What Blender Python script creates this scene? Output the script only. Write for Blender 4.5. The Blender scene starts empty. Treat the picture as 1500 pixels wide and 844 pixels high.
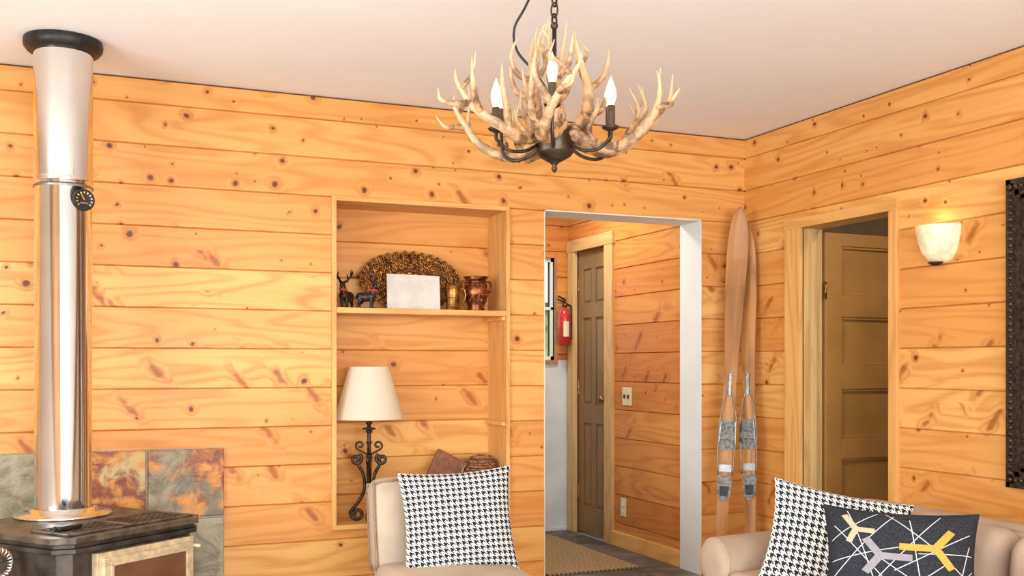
import bpy, bmesh, math, random
from mathutils import Vector, Matrix, Euler
random.seed(7)
S=bpy.context.scene
COL=S.collection
# ------------------------------------------------------------------ materials
def newmat(name):
    m=bpy.data.materials.new(name); m.use_nodes=True
    nt=m.node_tree; b=nt.nodes['Principled BSDF']
    return m,nt,b
class N:
    def __init__(s,nt): s.nt=nt
    def n(s,t,**k):
        x=s.nt.nodes.new(t)
        for a,b in k.items(): setattr(x,a,b)
        return x
    def l(s,a,b): s.nt.links.new(a,b)
    def val(s,sock,v):
        if isinstance(v,(int,float)): sock.default_value=v
        elif isinstance(v,(tuple,list)): sock.default_value=tuple(v)
        else: s.l(v,sock)
    def math(s,op,a,b=0.0,c=None,clamp=False):
        x=s.n('ShaderNodeMath',operation=op,use_clamp=clamp)
        s.val(x.inputs[0],a); s.val(x.inputs[1],b)
        if c is not None: s.val(x.inputs[2],c)
        return x.outputs[0]
    def comb(s,a,b,c):
        x=s.n('ShaderNodeCombineXYZ'); s.val(x.inputs[0],a); s.val(x.inputs[1],b); s.val(x.inputs[2],c); return x.outputs[0]
    def noise(s,vec,scale=1,detail=2,dist=0,rough=.5):
        x=s.n('ShaderNodeTexNoise'); s.l(vec,x.inputs['Vector']); x.inputs['Scale'].default_value=scale
        x.inputs['Detail'].default_value=detail; x.inputs['Distortion'].default_value=dist; x.inputs['Roughness'].default_value=rough
        return x.outputs[0]
    def mix(s,f,a,b,mode='MIX'):
        x=s.n('ShaderNodeMix',data_type='RGBA',blend_type=mode)
        s.val(x.inputs[0],f)
        for i,v in ((6,a),(7,b)):
            if isinstance(v,(tuple,list)): v=tuple(v)+((1,) if len(v)==3 else ())
            s.val(x.inputs[i],v)
        return x.outputs[2]
    def smooth(s,v,a,b,c=0,d=1):
        x=s.n('ShaderNodeMapRange',interpolation_type='SMOOTHSTEP'); s.val(x.inputs[0],v)
        for i,q in enumerate((a,b,c,d)): x.inputs[i+1].default_value=q
        return x.outputs[0]
def pine(name,light,dark,knots=1.0,rough=.42,knotcol=(.12,.030,.010),var=.30):
    m,nt,b=newmat(name); k=N(nt)
    uv=k.n('ShaderNodeUVMap',uv_map='UVMap'); sp=k.n('ShaderNodeSeparateXYZ'); k.l(uv.outputs[0],sp.inputs[0])
    at=k.n('ShaderNodeAttribute',attribute_name='rnd'); r=at.outputs['Fac']
    cx=k.math('MULTIPLY_ADD',r,17.3,sp.outputs[0]); cy=k.math('MULTIPLY_ADD',r,9.7,sp.outputs[1])
    nG=k.noise(k.comb(k.math('MULTIPLY',cx,.7),k.math('MULTIPLY',cy,6.0),k.math('MULTIPLY',r,5.0)),1,1.5,.2)
    wob=k.noise(k.comb(cx,cy,r),18,1)
    dens=k.noise(k.comb(k.math('MULTIPLY',cx,.8),k.math('MULTIPLY',cy,2.0),r),1,1)
    field=k.math('MULTIPLY',nG,9.0)
    if knots>0:
        vor=k.n('ShaderNodeTexVoronoi',voronoi_dimensions='2D')
        k.l(k.comb(k.math('MULTIPLY_ADD',wob,.022,cx),k.math('MULTIPLY_ADD',wob,.020,cy),0.0),vor.inputs['Vector']); vor.inputs['Scale'].default_value=7.8
        cs=k.n('ShaderNodeSeparateXYZ'); k.l(vor.outputs['Color'],cs.inputs[0])
        keep=k.math('GREATER_THAN',k.math('ADD',k.math('MULTIPLY_ADD',dens,1.9,cs.outputs[0]),k.math('MULTIPLY',sp.outputs[1],.22)),2.46-.48*knots)
        size=k.math('MULTIPLY_ADD',k.math('POWER',cs.outputs[1],2.5),.085,.030)
        dn=k.math('DIVIDE',vor.outputs['Distance'],size)
        halo=k.math('MULTIPLY',k.smooth(dn,.6,4.0,1,0),keep)
        core=k.math('MULTIPLY',k.smooth(dn,.7,1.15,1,0),keep)
        field=k.math('MULTIPLY_ADD',halo,1.1,field)
        vor2=k.n('ShaderNodeTexVoronoi',voronoi_dimensions='2D')
        a=k.math('ADD',k.math('MULTIPLY',cx,.74),k.math('MULTIPLY',cy,.67))
        bb=k.math('SUBTRACT',k.math('MULTIPLY',cy,.74),k.math('MULTIPLY',cx,.67))
        k.l(k.comb(k.math('MULTIPLY_ADD',wob,.25,k.math('MULTIPLY',a,7.5)),k.math('MULTIPLY_ADD',wob,.45,k.math('MULTIPLY',bb,2.5)),0.0),vor2.inputs['Vector']); vor2.inputs['Scale'].default_value=1
        c2=k.n('ShaderNodeSeparateXYZ'); k.l(vor2.outputs['Color'],c2.inputs[0])
        keep2=k.math('GREATER_THAN',k.math('SUBTRACT',c2.outputs[0],k.math('MULTIPLY',k.math('ABSOLUTE',k.math('SUBTRACT',sp.outputs[1],1.15)),.32)),.99-.37*knots)
        sp2=k.math('MULTIPLY',k.smooth(vor2.outputs['Distance'],.05,.16,1,0),keep2)
        sph=k.math('MULTIPLY',k.smooth(vor2.outputs['Distance'],.05,.42,1,0),keep2)
        field=k.math('MULTIPLY_ADD',sph,.9,field)
    rings=k.math('POWER',k.math('MULTIPLY_ADD',k.math('SINE',k.math('MULTIPLY',field,6.283)),.5,.5),2.0)
    fine=k.noise(k.comb(k.math('MULTIPLY',cx,5),k.math('MULTIPLY',cy,200),r),1,2)
    tone=k.noise(k.comb(k.math('MULTIPLY',cx,1.1),k.math('MULTIPLY',cy,9),r),1,2)
    f=k.math('MULTIPLY_ADD',rings,.50,k.math('MULTIPLY_ADD',fine,.60,k.math('MULTIPLY_ADD',tone,1.2,-.82)),clamp=True)
    c=k.mix(f,light,dark)
    rr=k.math('FRACT',k.math('MULTIPLY',r,7.77))
    c=k.mix(k.math('MULTIPLY',rr,var*1.9),c,tuple(x*y for x,y in zip(dark,(1.08,.95,.80))))
    if knots>0:
        c=k.mix(k.math('MULTIPLY',k.math('POWER',halo,2.0),.66),c,tuple(x*y for x,y in zip(dark,(.80,.58,.5))))
        c=k.mix(k.math('MULTIPLY',sph,.30),c,tuple(x*y for x,y in zip(dark,(.9,.68,.6))))
        c=k.mix(k.math('MULTIPLY',sp2,.74),c,tuple(x*y for x,y in zip(dark,(.58,.34,.3))))
        c=k.mix(k.math('MULTIPLY',core,.92),c,knotcol)
    k.l(c,b.inputs['Base Color']); b.inputs['Roughness'].default_value=rough
    b.inputs['Specular IOR Level'].default_value=.3
    return m
def plain(name,col,rough=.5,metal=0,emit=None,es=0,nscale=0,namt=.15,bump=0,spec=.5,coat=0,bscale=None,trans=0):
    m,nt,b=newmat(name); k=N(nt)
    b.inputs['Base Color'].default_value=(*col,1); b.inputs['Roughness'].default_value=rough; b.inputs['Metallic'].default_value=metal
    b.inputs['Specular IOR Level'].default_value=spec; b.inputs['Coat Weight'].default_value=coat
    if trans: b.inputs['Transmission Weight'].default_value=trans
    if emit: b.inputs['Emission Color'].default_value=(*emit,1); b.inputs['Emission Strength'].default_value=es
    tc=k.n('ShaderNodeTexCoord')
    if nscale:
        nz=k.noise(tc.outputs['Object'],nscale,3)
        dk=tuple(x*(1-namt*2) for x in col); lt=tuple(min(1,x*(1+namt)) for x in col)
        k.l(k.mix(k.smooth(nz,.3,.7),dk,lt),b.inputs['Base Color'])
    if bump:
        nz=k.noise(tc.outputs['Object'],bscale or nscale or 50,2)
        bp=k.n('ShaderNodeBump'); bp.inputs['Strength'].default_value=bump; bp.inputs['Distance'].default_value=.01
        k.l(nz,bp.inputs['Height']); k.l(bp.outputs[0],b.inputs['Normal'])
    return m
PINE=pine('pine_board',(.82,.455,.138),(.57,.218,.043))
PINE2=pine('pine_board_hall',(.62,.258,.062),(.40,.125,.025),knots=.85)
PINETRIM=pine('pine_trim',(.78,.43,.14),(.58,.25,.065),knots=0,var=.1)
CASING=pine('aged_casing',(.62,.40,.17),(.45,.24,.09),knots=0,var=.1)
OAK=pine('floor_oak',(.45,.25,.11),(.28,.13,.05),knots=0,var=.5)
SKIW=pine('ski_wood',(.52,.235,.065),(.20,.068,.017),knots=0,var=.2,rough=.35)
BACK=plain('wall_core',(.12,.045,.016),.9)
CEIL=plain('ceiling_paint',(.91,.915,.92),.8,nscale=1.2,namt=.010)
WHITE=plain('white_paint',(.72,.715,.68),.55,nscale=3,namt=.02)
PLASTER=plain('hall_plaster',(.60,.60,.57),.8,nscale=4,namt=.05)
IRON=plain('stove_iron',(.075,.062,.052),.42,.6,nscale=14,namt=.25,bump=.08,bscale=160)
IRONH=plain('stove_iron_worn',(.15,.125,.10),.4,.6,nscale=20,namt=.25)
STEEL=plain('polished_steel',(.82,.78,.73),.09,1.0,nscale=6,namt=.03)
STEEL2=plain('brushed_steel',(.30,.30,.29),.45,.9,nscale=30,namt=.15)
STRAP=plain('grey_leather_binding',(.24,.225,.20),.6,nscale=60,namt=.25)
BLACK=plain('black_metal',(.03,.026,.024),.45,.5,nscale=40,namt=.2)
BRONZE=plain('oiled_bronze',(.06,.04,.028),.38,.7,nscale=30,namt=.25)
BRASS=plain('aged_brass',(.36,.165,.042),.36,.85,nscale=25,namt=.35)
COPPER=plain('aged_copper',(.26,.08,.03),.35,.85,nscale=40,namt=.4)
DKBRONZE=plain('dark_bronze',(.045,.03,.022),.4,.5,nscale=60,namt=.3)
RED=plain('red_enamel',(.48,.02,.018),.3,nscale=10,namt=.05,coat=.4)
REDW=plain('red_wool',(.5,.05,.04),.8,nscale=90,namt=.2)
PLASTIC=plain('ivory_plastic',(.70,.60,.38),.4,nscale=5,namt=.02)
CREAMF=plain('stove_door_frame',(.70,.55,.35),.4,.35,nscale=30,namt=.12)
DOORP=plain('brown_door_paint',(.37,.175,.042),.5,nscale=5,namt=.06)
DOORG=plain('entry_door_paint',(.225,.125,.042),.5,nscale=4,namt=.08)
FAB=plain('cream_upholstery',(.52,.41,.295),.9,nscale=5,namt=.06,bump=.12,bscale=450,spec=.15)
FABT=plain('tan_upholstery',(.46,.325,.225),.85,nscale=4,namt=.08,bump=.10,bscale=300,spec=.2)
PIPING=plain('piping_cord',(.32,.20,.12),.8,nscale=50,namt=.1)
DKWOOD=plain('dark_walnut',(.07,.035,.02),.4,nscale=12,namt=.3)
PAPER=plain('canvas_print',(.64,.57,.51),.7,nscale=14,namt=.06)
FRAMEM=plain('carved_frame',(.035,.018,.010),.4,nscale=60,namt=.4,bump=.4,bscale=90)
LEATHER=plain('brown_leather',(.22,.07,.03),.5,nscale=25,namt=.2)
WICKER=plain('wicker',(.30,.12,.045),.6,nscale=60,namt=.4)
BULB=plain('bulb_glass',(1,.80,.55),.2,emit=(1,.66,.32),es=1.7,nscale=30,namt=.01)
SCON=plain('alabaster',(.78,.66,.46),.4,emit=(1,.62,.28),es=.26,nscale=22,namt=.12)
GLOW=plain('stove_glass',(.05,.025,.012),.08,emit=(1,.25,.05),es=.12,nscale=8,namt=.3,coat=.5)
CANDLE=plain('candle_sleeve',(.09,.055,.03),.45,.4,nscale=50,namt=.2)
DARKROOM=plain('closet_paint',(.20,.12,.06),.8,nscale=3,namt=.05)
WALLW=plain('bounce_wall_white',(.80,.79,.77),.8,nscale=2,namt=.02)  # white instead of pine, so the unseen walls bounce neutral light
RUGL=plain('cream_bounce_rug',(.74,.74,.73),.95,nscale=40,namt=.06)  # made-up rug, pale to bounce light up to the ceiling
LEAF=plain('foliage',(.38,.52,.20),.7,nscale=6,namt=.4)
SILL=plain('window_trim',(.36,.17,.08),.5,nscale=10,namt=.1)
def shade_mat():
    m,nt,b=newmat('linen_shade'); k=N(nt)
    b.inputs['Roughness'].default_value=.9
    b.inputs['Emission Color'].default_value=(1,.80,.55,1); b.inputs['Emission Strength'].default_value=.10
    tr=k.n('ShaderNodeBsdfTranslucent'); tr.inputs[0].default_value=(.9,.75,.55,1)
    mx=k.n('ShaderNodeMixShader'); mx.inputs[0].default_value=.25
    k.l(b.outputs[0],mx.inputs[1]); k.l(tr.outputs[0],mx.inputs[2])
    k.l(mx.outputs[0],nt.nodes['Material Output'].inputs[0])
    tc=k.n('ShaderNodeTexCoord'); nz=k.noise(tc.outputs['Object'],300,1)
    k.l(k.mix(nz,(.80,.70,.55),(.72,.61,.46)),b.inputs['Base Color'])
    return m
SHADE=shade_mat()
def antler_mat():
    m,nt,b=newmat('antler_bone'); k=N(nt)
    tc=k.n('ShaderNodeTexCoord'); at=k.n('ShaderNodeAttribute',attribute_name='rnd')
    n1=k.noise(tc.outputs['Object'],34,4,.6); n2=k.noise(tc.outputs['Object'],9,2)
    c=k.mix(k.smooth(n1,.37,.61),(.12,.046,.017),(.48,.27,.125))
    c=k.mix(k.math('MULTIPLY',k.smooth(at.outputs['Fac'],.25,.9),.85),c,(.66,.45,.26))
    c=k.mix(k.math('MULTIPLY',k.smooth(n2,.45,.7),.30),c,(.55,.34,.18))
    k.l(c,b.inputs['Base Color']); b.inputs['Roughness'].default_value=.5
    bp=k.n('ShaderNodeBump'); bp.inputs['Strength'].default_value=.5; bp.inputs['Distance'].default_value=.005
    k.l(n1,bp.inputs['Height']); k.l(bp.outputs[0],b.inputs['Normal'])
    return m
ANT=antler_mat()
def slate_mat(name,rust=.5):
    m,nt,b=newmat(name); k=N(nt)
    tc=k.n('ShaderNodeTexCoord'); at=k.n('ShaderNodeAttribute',attribute_name='rnd'); r=at.outputs['Fac']
    off=k.n('ShaderNodeVectorMath',operation='ADD'); k.l(tc.outputs['Object'],off.inputs[0]); k.l(k.comb(k.math('MULTIPLY',r,13.0),k.math('MULTIPLY',r,7.0),k.math('MULTIPLY',r,21.0)),off.inputs[1])
    v=off.outputs[0]
    n1=k.noise(v,5,6,1.0,.62); n2=k.noise(v,9,6,.7,.65); n3=k.noise(v,3.5,5,.3,.6)
    if rust:
        c=k.mix(k.smooth(n1,.4,.62),(.17,.145,.085),(.36,.31,.19))
        rr=k.smooth(k.math('ADD',n3,k.math('MULTIPLY_ADD',r,.55,-.32)),.40,.52)
        c2=k.mix(k.smooth(n2,.40,.60),(.23,.045,.012),(.68,.27,.035))
        c2=k.mix(k.smooth(n1,.60,.7),c2,(.55,.40,.16))
        c=k.mix(rr,c,c2)
    else: c=k.mix(k.smooth(n1,.4,.62),(.055,.055,.05),(.13,.125,.11))
    k.l(c,b.inputs['Base Color']); b.inputs['Roughness'].default_value=.45
    bp=k.n('ShaderNodeBump'); bp.inputs['Strength'].default_value=.6; bp.inputs['Distance'].default_value=.02
    k.l(n1,bp.inputs['Height']); k.l(bp.outputs[0],b.inputs['Normal'])
    return m
SLATE=slate_mat('rust_slate',.6); SLATEF=slate_mat('floor_slate',0)
GROUT=plain('grout',(.38,.34,.28),.9,nscale=60,namt=.1)
def hound():
    m,nt,b=newmat('houndstooth_cloth'); k=N(nt)
    uv=k.n('ShaderNodeUVMap',uv_map='UVMap'); sp=k.n('ShaderNodeSeparateXYZ'); k.l(uv.outputs[0],sp.inputs[0])
    n=76.0
    U=k.math('MULTIPLY',sp.outputs[0],n); V=k.math('MULTIPLY',sp.outputs[1],n)
    a=k.math('MODULO',k.math('FLOOR',U),2.0); c=k.math('MODULO',k.math('FLOOR',V),2.0)
    s=k.math('LESS_THAN',k.math('FRACT',k.math('ADD',U,V)),.5)
    f=k.math('ADD',k.math('MULTIPLY',a,s),k.math('MULTIPLY',c,k.math('SUBTRACT',1.0,s)))
    k.l(k.mix(f,(.018,.018,.022),(.76,.73,.68)),b.inputs['Base Color']); b.inputs['Roughness'].default_value=.9
    b.inputs['Specular IOR Level'].default_value=.1
    return m
HOUND=hound()
CHAR=plain('charcoal_cloth',(.028,.030,.036),.9,nscale=200,namt=.25,bump=.1,bscale=500,spec=.15)
WTHR=plain('white_thread',(.62,.60,.56),.8,nscale=80,namt=.04)
ORNG=plain('amber_applique',(.70,.28,.035),.8,nscale=80,namt=.05)
GREY=plain('grey_applique',(.26,.235,.25),.8,nscale=80,namt=.05)
TAN=plain('tan_applique',(.46,.36,.24),.8,nscale=80,namt=.05)
def rug_mat():
    m,nt,b=newmat('woven_runner'); k=N(nt)
    tc=k.n('ShaderNodeTexCoord'); sp=k.n('ShaderNodeSeparateXYZ'); k.l(tc.outputs['Object'],sp.inputs[0])
    x=k.math('MULTIPLY',sp.outputs[0],110.0); y=k.math('MULTIPLY',sp.outputs[1],110.0)
    f=k.math('MULTIPLY',k.math('SINE',k.math('ADD',x,y)),k.math('SINE',k.math('SUBTRACT',x,y)))
    k.l(k.mix(k.smooth(f,-.2,.2),(.15,.085,.035),(.42,.30,.15)),b.inputs['Base Color']); b.inputs['Roughness'].default_value=.95
    return m
RUG=rug_mat()
# ------------------------------------------------------------------ mesh builder
def catmull(pts,n=6):
    P=[Vector(p) for p in pts]; 
    if len(P)<3: return P
    Q=[P[0]*2-P[1]]+P+[P[-1]*2-P[-2]]; out=[]
    for i in range(1,len(Q)-2):
        for j in range(n):
            t=j/n; a,b,c,d=Q[i-1],Q[i],Q[i+1],Q[i+2]
            out.append(.5*((2*b)+(c-a)*t+(2*a-5*b+4*c-d)*t*t+(3*b-a-3*c+d)*t**3))
    out.append(P[-1]); return out
class MB:
    def __init__(s): s.v=[];s.f=[];s.m=[];s.uv=[];s.r=[];s.sm=[];s.mats=[];s.M=Matrix.Identity(4)
    def mi(s,mat):
        if mat not in s.mats: s.mats.append(mat)
        return s.mats.index(mat)
    def add(s,vs,fs,mat,uvs=None,rnd=None,smooth=False,M=None):
        T=s.M@M if M is not None else s.M
        o=len(s.v); s.v+= [T@Vector(p) for p in vs]; k=s.mi(mat); R=random.random() if rnd is None else rnd
        for i,f in enumerate(fs):
            s.f.append([o+a for a in f]); s.m.append(k); s.sm.append(smooth)
            s.r.append(R[i] if isinstance(R,list) else R)
            if uvs is None: s.uv.append([(vs[a][0],vs[a][2]) for a in f])
            elif isinstance(uvs,dict): s.uv.append([uvs[a] for a in f])
            else: s.uv.append(uvs[i])
    def box(s,a,b,mat,rnd=None,M=None,axis=None):
        x0,y0,z0=[min(p,q) for p,q in zip(a,b)]; x1,y1,z1=[max(p,q) for p,q in zip(a,b)]
        vs=[(x,y,z) for x in(x0,x1) for y in(y0,y1) for z in(z0,z1)]
        fs=[(0,1,3,2),(4,6,7,5),(0,4,5,1),(2,3,7,6),(0,2,6,4),(1,5,7,3)]
        d=(x1-x0,y1-y0,z1-z0); ax=d.index(max(d)) if axis is None else axis; o=[i for i in range(3) if i!=ax]
        uv={i:(p[ax],p[o[0]]+p[o[1]]) for i,p in enumerate(vs)}
        s.add(vs,fs,mat,uv,rnd,False,M)
    def bbox(s,a,b,mat,bev=.004,rnd=None,M=None,axis=None):
        c=[(p+q)/2 for p,q in zip(a,b)]; h=[abs(q-p)/2 for p,q in zip(a,b)]
        s.rbox(c,h,min(bev,min(h)*.95),mat,1,1,rnd=rnd,M=M,axis=axis,smooth=False)
    def rbox(s,c,h,r,mat,ns=4,nm=3,rnd=None,M=None,puff=(0,0,0),axis=None,smooth=True):
        def line(hh):
            i=hh-r
            L=[-i-r*math.tan(math.pi/4*(1-k/ns)) for k in range(ns)]
            mid=[-i+2*i*k/nm for k in range(nm+1)]
            return L+mid+[-q for q in reversed(L)]
        d=list(h); ax=d.index(max(d)) if axis is None else axis; o=[i for i in range(3) if i!=ax]
        R=random.random() if rnd is None else rnd
        for a in range(3):
            b_,c_=(a+1)%3,(a+2)%3; LB=line(h[b_]); LC=line(h[c_])
            for sg in(-1,1):
                vs=[];fs=[]
                for p in LB:
                    for q in LC:
                        w=[0,0,0]; w[a]=sg*h[a]; w[b_]=p; w[c_]=q
                        inn=[max(-(h[i]-r),min(h[i]-r,w[i])) for i in range(3)]
                        dv=Vector([w[i]-inn[i] for i in range(3)])
                        if dv.length>0: dv=dv.normalized()*r
                        P=[inn[i]+dv[i] for i in range(3)]
                        for i in range(3):
                            if puff[i]:
                                j,l=(i+1)%3,(i+2)%3
                                P[i]+=(1 if P[i]>0 else -1)*puff[i]*max(0,1-(P[j]/h[j])**2)*max(0,1-(P[l]/h[l])**2)*min(1,abs(P[i])/(h[i]))
                        vs.append(tuple(P[i]+c[i] for i in range(3)))
                n=len(LC)
                for i in range(len(LB)-1):
                    for j in range(n-1):
                        f=(i*n+j,(i+1)*n+j,(i+1)*n+j+1,i*n+j+1)
                        fs.append(f if sg>0 else f[::-1])
                uv={i:(p[ax],p[o[0]]+p[o[1]]) for i,p in enumerate(vs)}
                s.add(vs,fs,mat,uv,R,smooth,M)
    def tube(s,pts,rad,mat,seg=10,rnd=None,M=None,closed=False,smooth=True,flat=1.0,tcol=False,up=None):
        P=[Vector(p) for p in pts]; n=len(P)
        if not isinstance(rad,(list,tuple)): rad=[rad]*n
        T=[]
        for i in range(n):
            if closed: t=P[(i+1)%n]-P[(i-1)%n]
            else: t=P[min(i+1,n-1)]-P[max(i-1,0)]
            T.append(t.normalized() if t.length>0 else Vector((0,0,1)))
        a=Vector((0,0,1)) if abs(T[0].z)<.9 else Vector((1,0,0))
        if up is not None: a=Vector(up)
        u=(a-T[0]*a.dot(T[0])).normalized(); vs=[]; uv={}
        L=0
        for i in range(n):
            if i: L+=(P[i]-P[i-1]).length
            u=(u-T[i]*u.dot(T[i])); u=u.normalized() if u.length>1e-6 else Vector((1,0,0)); w=T[i].cross(u)
            for k in range(seg):
                th=2*math.pi*k/seg; uv[len(vs)]=(L,k/seg*.1)
                vs.append(tuple(P[i]+u*math.cos(th)*rad[i]+w*math.sin(th)*rad[i]*flat))
        fs=[]; rr=[]
        for i in range(n if closed else n-1):
            j=(i+1)%n
            for k in range(seg):
                fs.append((i*seg+k,j*seg+k,j*seg+(k+1)%seg,i*seg+(k+1)%seg)); rr.append(i/max(1,n-1))
        if not closed:
            fs.append(tuple(range(seg)));rr.append(0); fs.append(tuple((n-1)*seg+k for k in reversed(range(seg))));rr.append(1)
        s.add(vs,[f[::-1] for f in fs],mat,uv,rr if tcol else rnd,smooth,M)
    def lathe(s,prof,c,mat,seg=32,M=None,smooth=True,sx=1,sy=1,a0=0,a1=2*math.pi,fn=None,rnd=None):
        full=abs(a1-a0-2*math.pi)<1e-6; m=seg if full else seg+1; vs=[];fs=[]
        for r,z in prof:
            for k in range(m):
                a=a0+(a1-a0)*k/seg; R=r*(fn(a,z) if fn else 1)
                vs.append((c[0]+R*math.cos(a)*sx,c[1]+R*math.sin(a)*sy,c[2]+z))
        for i in range(len(prof)-1):
            for k in range(seg):
                k2=(k+1)%m
                fs.append((i*m+k,i*m+k2,(i+1)*m+k2,(i+1)*m+k))
        s.add(vs,fs,mat,None,rnd,smooth,M)
    def ball(s,c,r,mat,seg=14,rings=9,M=None,rnd=None):
        if not isinstance(r,(tuple,list)): r=(r,r,r)
        s.lathe([(max(1e-4,math.sin(math.pi*i/rings)),-math.cos(math.pi*i/rings)) for i in range(rings+1)],(0,0,0),mat,seg,
            M=(M or Matrix.Identity(4))@Matrix.Translation(c)@Matrix.Diagonal((*r,1)),rnd=rnd)
    def torus(s,c,R,r,mat,M=None,seg=24,sx=1,sz=1,n=8):
        pts=[(c[0]+R*sx*math.cos(2*math.pi*k/seg),c[1],c[2]+R*sz*math.sin(2*math.pi*k/seg)) for k in range(seg)]
        s.tube(pts,r,mat,n,closed=True,M=M)
    def prism(s,poly,z0,z1,mat,M=None,bev=0,rnd=None):
        n=len(poly); vs=[(x,y,z0) for x,y in poly]+[(x,y,z1) for x,y in poly]
        fs=[tuple(reversed(range(n))),tuple(range(n,2*n))]+[(i,(i+1)%n,n+(i+1)%n,n+i) for i in range(n)]
        s.add(vs,fs,mat,None,rnd,False,M)
    def build(s,name,parent=None,merge=False,bevel=0,loc=None):
        me=bpy.data.meshes.new(name); 
        vs=s.v
        if loc is not None: vs=[v-Vector(loc) for v in vs]
        me.from_pydata([tuple(v) for v in vs],[],s.f)
        for m in s.mats: me.materials.append(m)
        ul=me.uv_layers.new(name='UVMap'); at=me.attributes.new('rnd','FLOAT','FACE')
        me.polygons.foreach_set('material_index',s.m); me.polygons.foreach_set('use_smooth',s.sm)
        at.data.foreach_set('value',s.r)
        ul.data.foreach_set('uv',[c for f in s.uv for p in f for c in p])
        me.update()
        if merge:
            bm=bmesh.new(); bm.from_mesh(me); bmesh.ops.remove_doubles(bm,verts=bm.verts,dist=1e-5)
            bmesh.ops.recalc_face_normals(bm,faces=bm.faces); bm.to_mesh(me); bm.free()
        ob=bpy.data.objects.new(name,me); COL.objects.link(ob)
        if loc is not None: ob.location=loc
        if bevel:
            bv=ob.modifiers.new('bevel','BEVEL'); bv.width=bevel; bv.segments=2; bv.limit_method='ANGLE'
        if parent: ob.parent=parent
        return ob
def empty(name,loc=(0,0,0)):
    e=bpy.data.objects.new(name,None); COL.objects.link(e); e.location=loc; e.empty_display_size=.1; return e
# ------------------------------------------------------------------ room dims
YB=5.04; XR=3.614; H=2.544; YE=5.26
ROWS=[1.859+.189*n for n in range(-10,4)]
ROWS=[0.0]+[z for z in ROWS if z>.02]+[H-.006]
def rects(u0,u1,z0,z1,ops):
    us=sorted({u0,u1}|{c for o in ops for c in (o[0],o[1]) if u0<c<u1}); out=[]
    zs=sorted({z0,z1}|{c for o in ops for c in (o[2],o[3]) if z0<c<z1})
    for a,b in zip(zs,zs[1:]):
        st=None
        for c,d in zip(us,us[1:]):
            mu,mz=(c+d)/2,(a+b)/2
            blk=any(o[0]<mu<o[1] and o[2]<mz<o[3] for o in ops)
            if not blk and st is None: st=c
            if blk and st is not None: out.append((st,c,a,b)); st=None
        if st is not None: out.append((st,us[-1],a,b))
    return out
def boards(mb,P,u0,u1,z0,z1,ops,mat,rows=ROWS,seed=0,flip=False):
    rg=random.Random(seed); g=.004; dp=.009
    for a,b in zip(rows,rows[1:]):
        if b<=z0 or a>=z1: continue
        base=rg.random()
        for (c,d,e,f) in rects(u0,u1,max(a,z0),min(b,z1),ops):
            prof=[]
            prof+= [(e,-dp),(e+g,0)] if abs(e-a)<1e-6 else [(e,0)]
            prof+= [(f-g,0),(f,-dp)] if abs(f-b)<1e-6 else [(f,0)]
            vs=[];uv={}
            for z,dd in prof:
                for u in(c,d): uv[len(vs)]=(u,z); vs.append(P(u,z,dd))
            fs=[]
            for i in range(len(prof)-1):
                q=(2*i,2*i+1,2*i+3,2*i+2); fs.append(q[::-1] if flip else q)
            mb.add(vs,fs,mat,uv,base)
def core(mb,P,u0,u1,z0,z1,ops,mat,t0,t1):
    for (c,d,e,f) in rects(u0,u1,z0,z1,ops):
        mb.box(P(c,e,t0),P(d,f,t1),mat)
# ---- back wall
AL=(1.18,2.09,.418,2.03)
AO=(1.156,2.112,.394,2.054)
DO=(2.317,3.315,0,2.052)
Pb=lambda u,z,d:(u,YB-d,z)
mb=MB(); boards(mb,Pb,-2.2,XR,0,H,[AO,DO],PINE,seed=3)
core(mb,Pb,-2.35,XR+.12,0,H,[AO,DO],BACK,-.010,-.22)
Pa=lambda u,z,d:(u,5.29-d,z)
boards(mb,Pa,AL[0],AL[1],AL[2],AL[3],[],PINE,seed=11)
mb.box((AO[0],5.299,AO[2]),(AO[1],5.33,AO[3]),BACK)
mb.build('wall_back')
mb=MB()
mb.box((AO[0],5.024,AO[2]),(AL[0],5.30,AO[3]),PINETRIM); mb.box((AL[1],5.024,AO[2]),(AO[1],5.30,AO[3]),PINETRIM)
mb.box((AL[0],5.024,AL[3]),(AL[1],5.30,AO[3]),PINETRIM); mb.box((AL[0],5.024,AO[2]),(AL[1],5.30,AL[2]),PINETRIM)
for z in (1.472,.912): mb.box((AL[1]-.02,5.035,z-.022),(AL[1],5.28,z),PINETRIM)
mb.build('trim_alcove',bevel=.002)
mb=MB(); mb.box((AL[0]+.001,5.020,1.472),(AL[1]-.001,5.285,1.50),PINETRIM); mb.build('alcove_shelf',bevel=.002)
mb=MB()
mb.box((DO[1]-.002,YB-.004,0),(DO[1]+.0,YE+.004,DO[3]),WHITE); mb.box((DO[0],YB-.004,0),(DO[0]+.004,YE+.004,DO[3]),WHITE)
mb.box((DO[0],YB-.004,DO[3]-.006),(DO[1],YE+.004,DO[3]),WHITE)
mb.build('trim_doorway')
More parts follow.
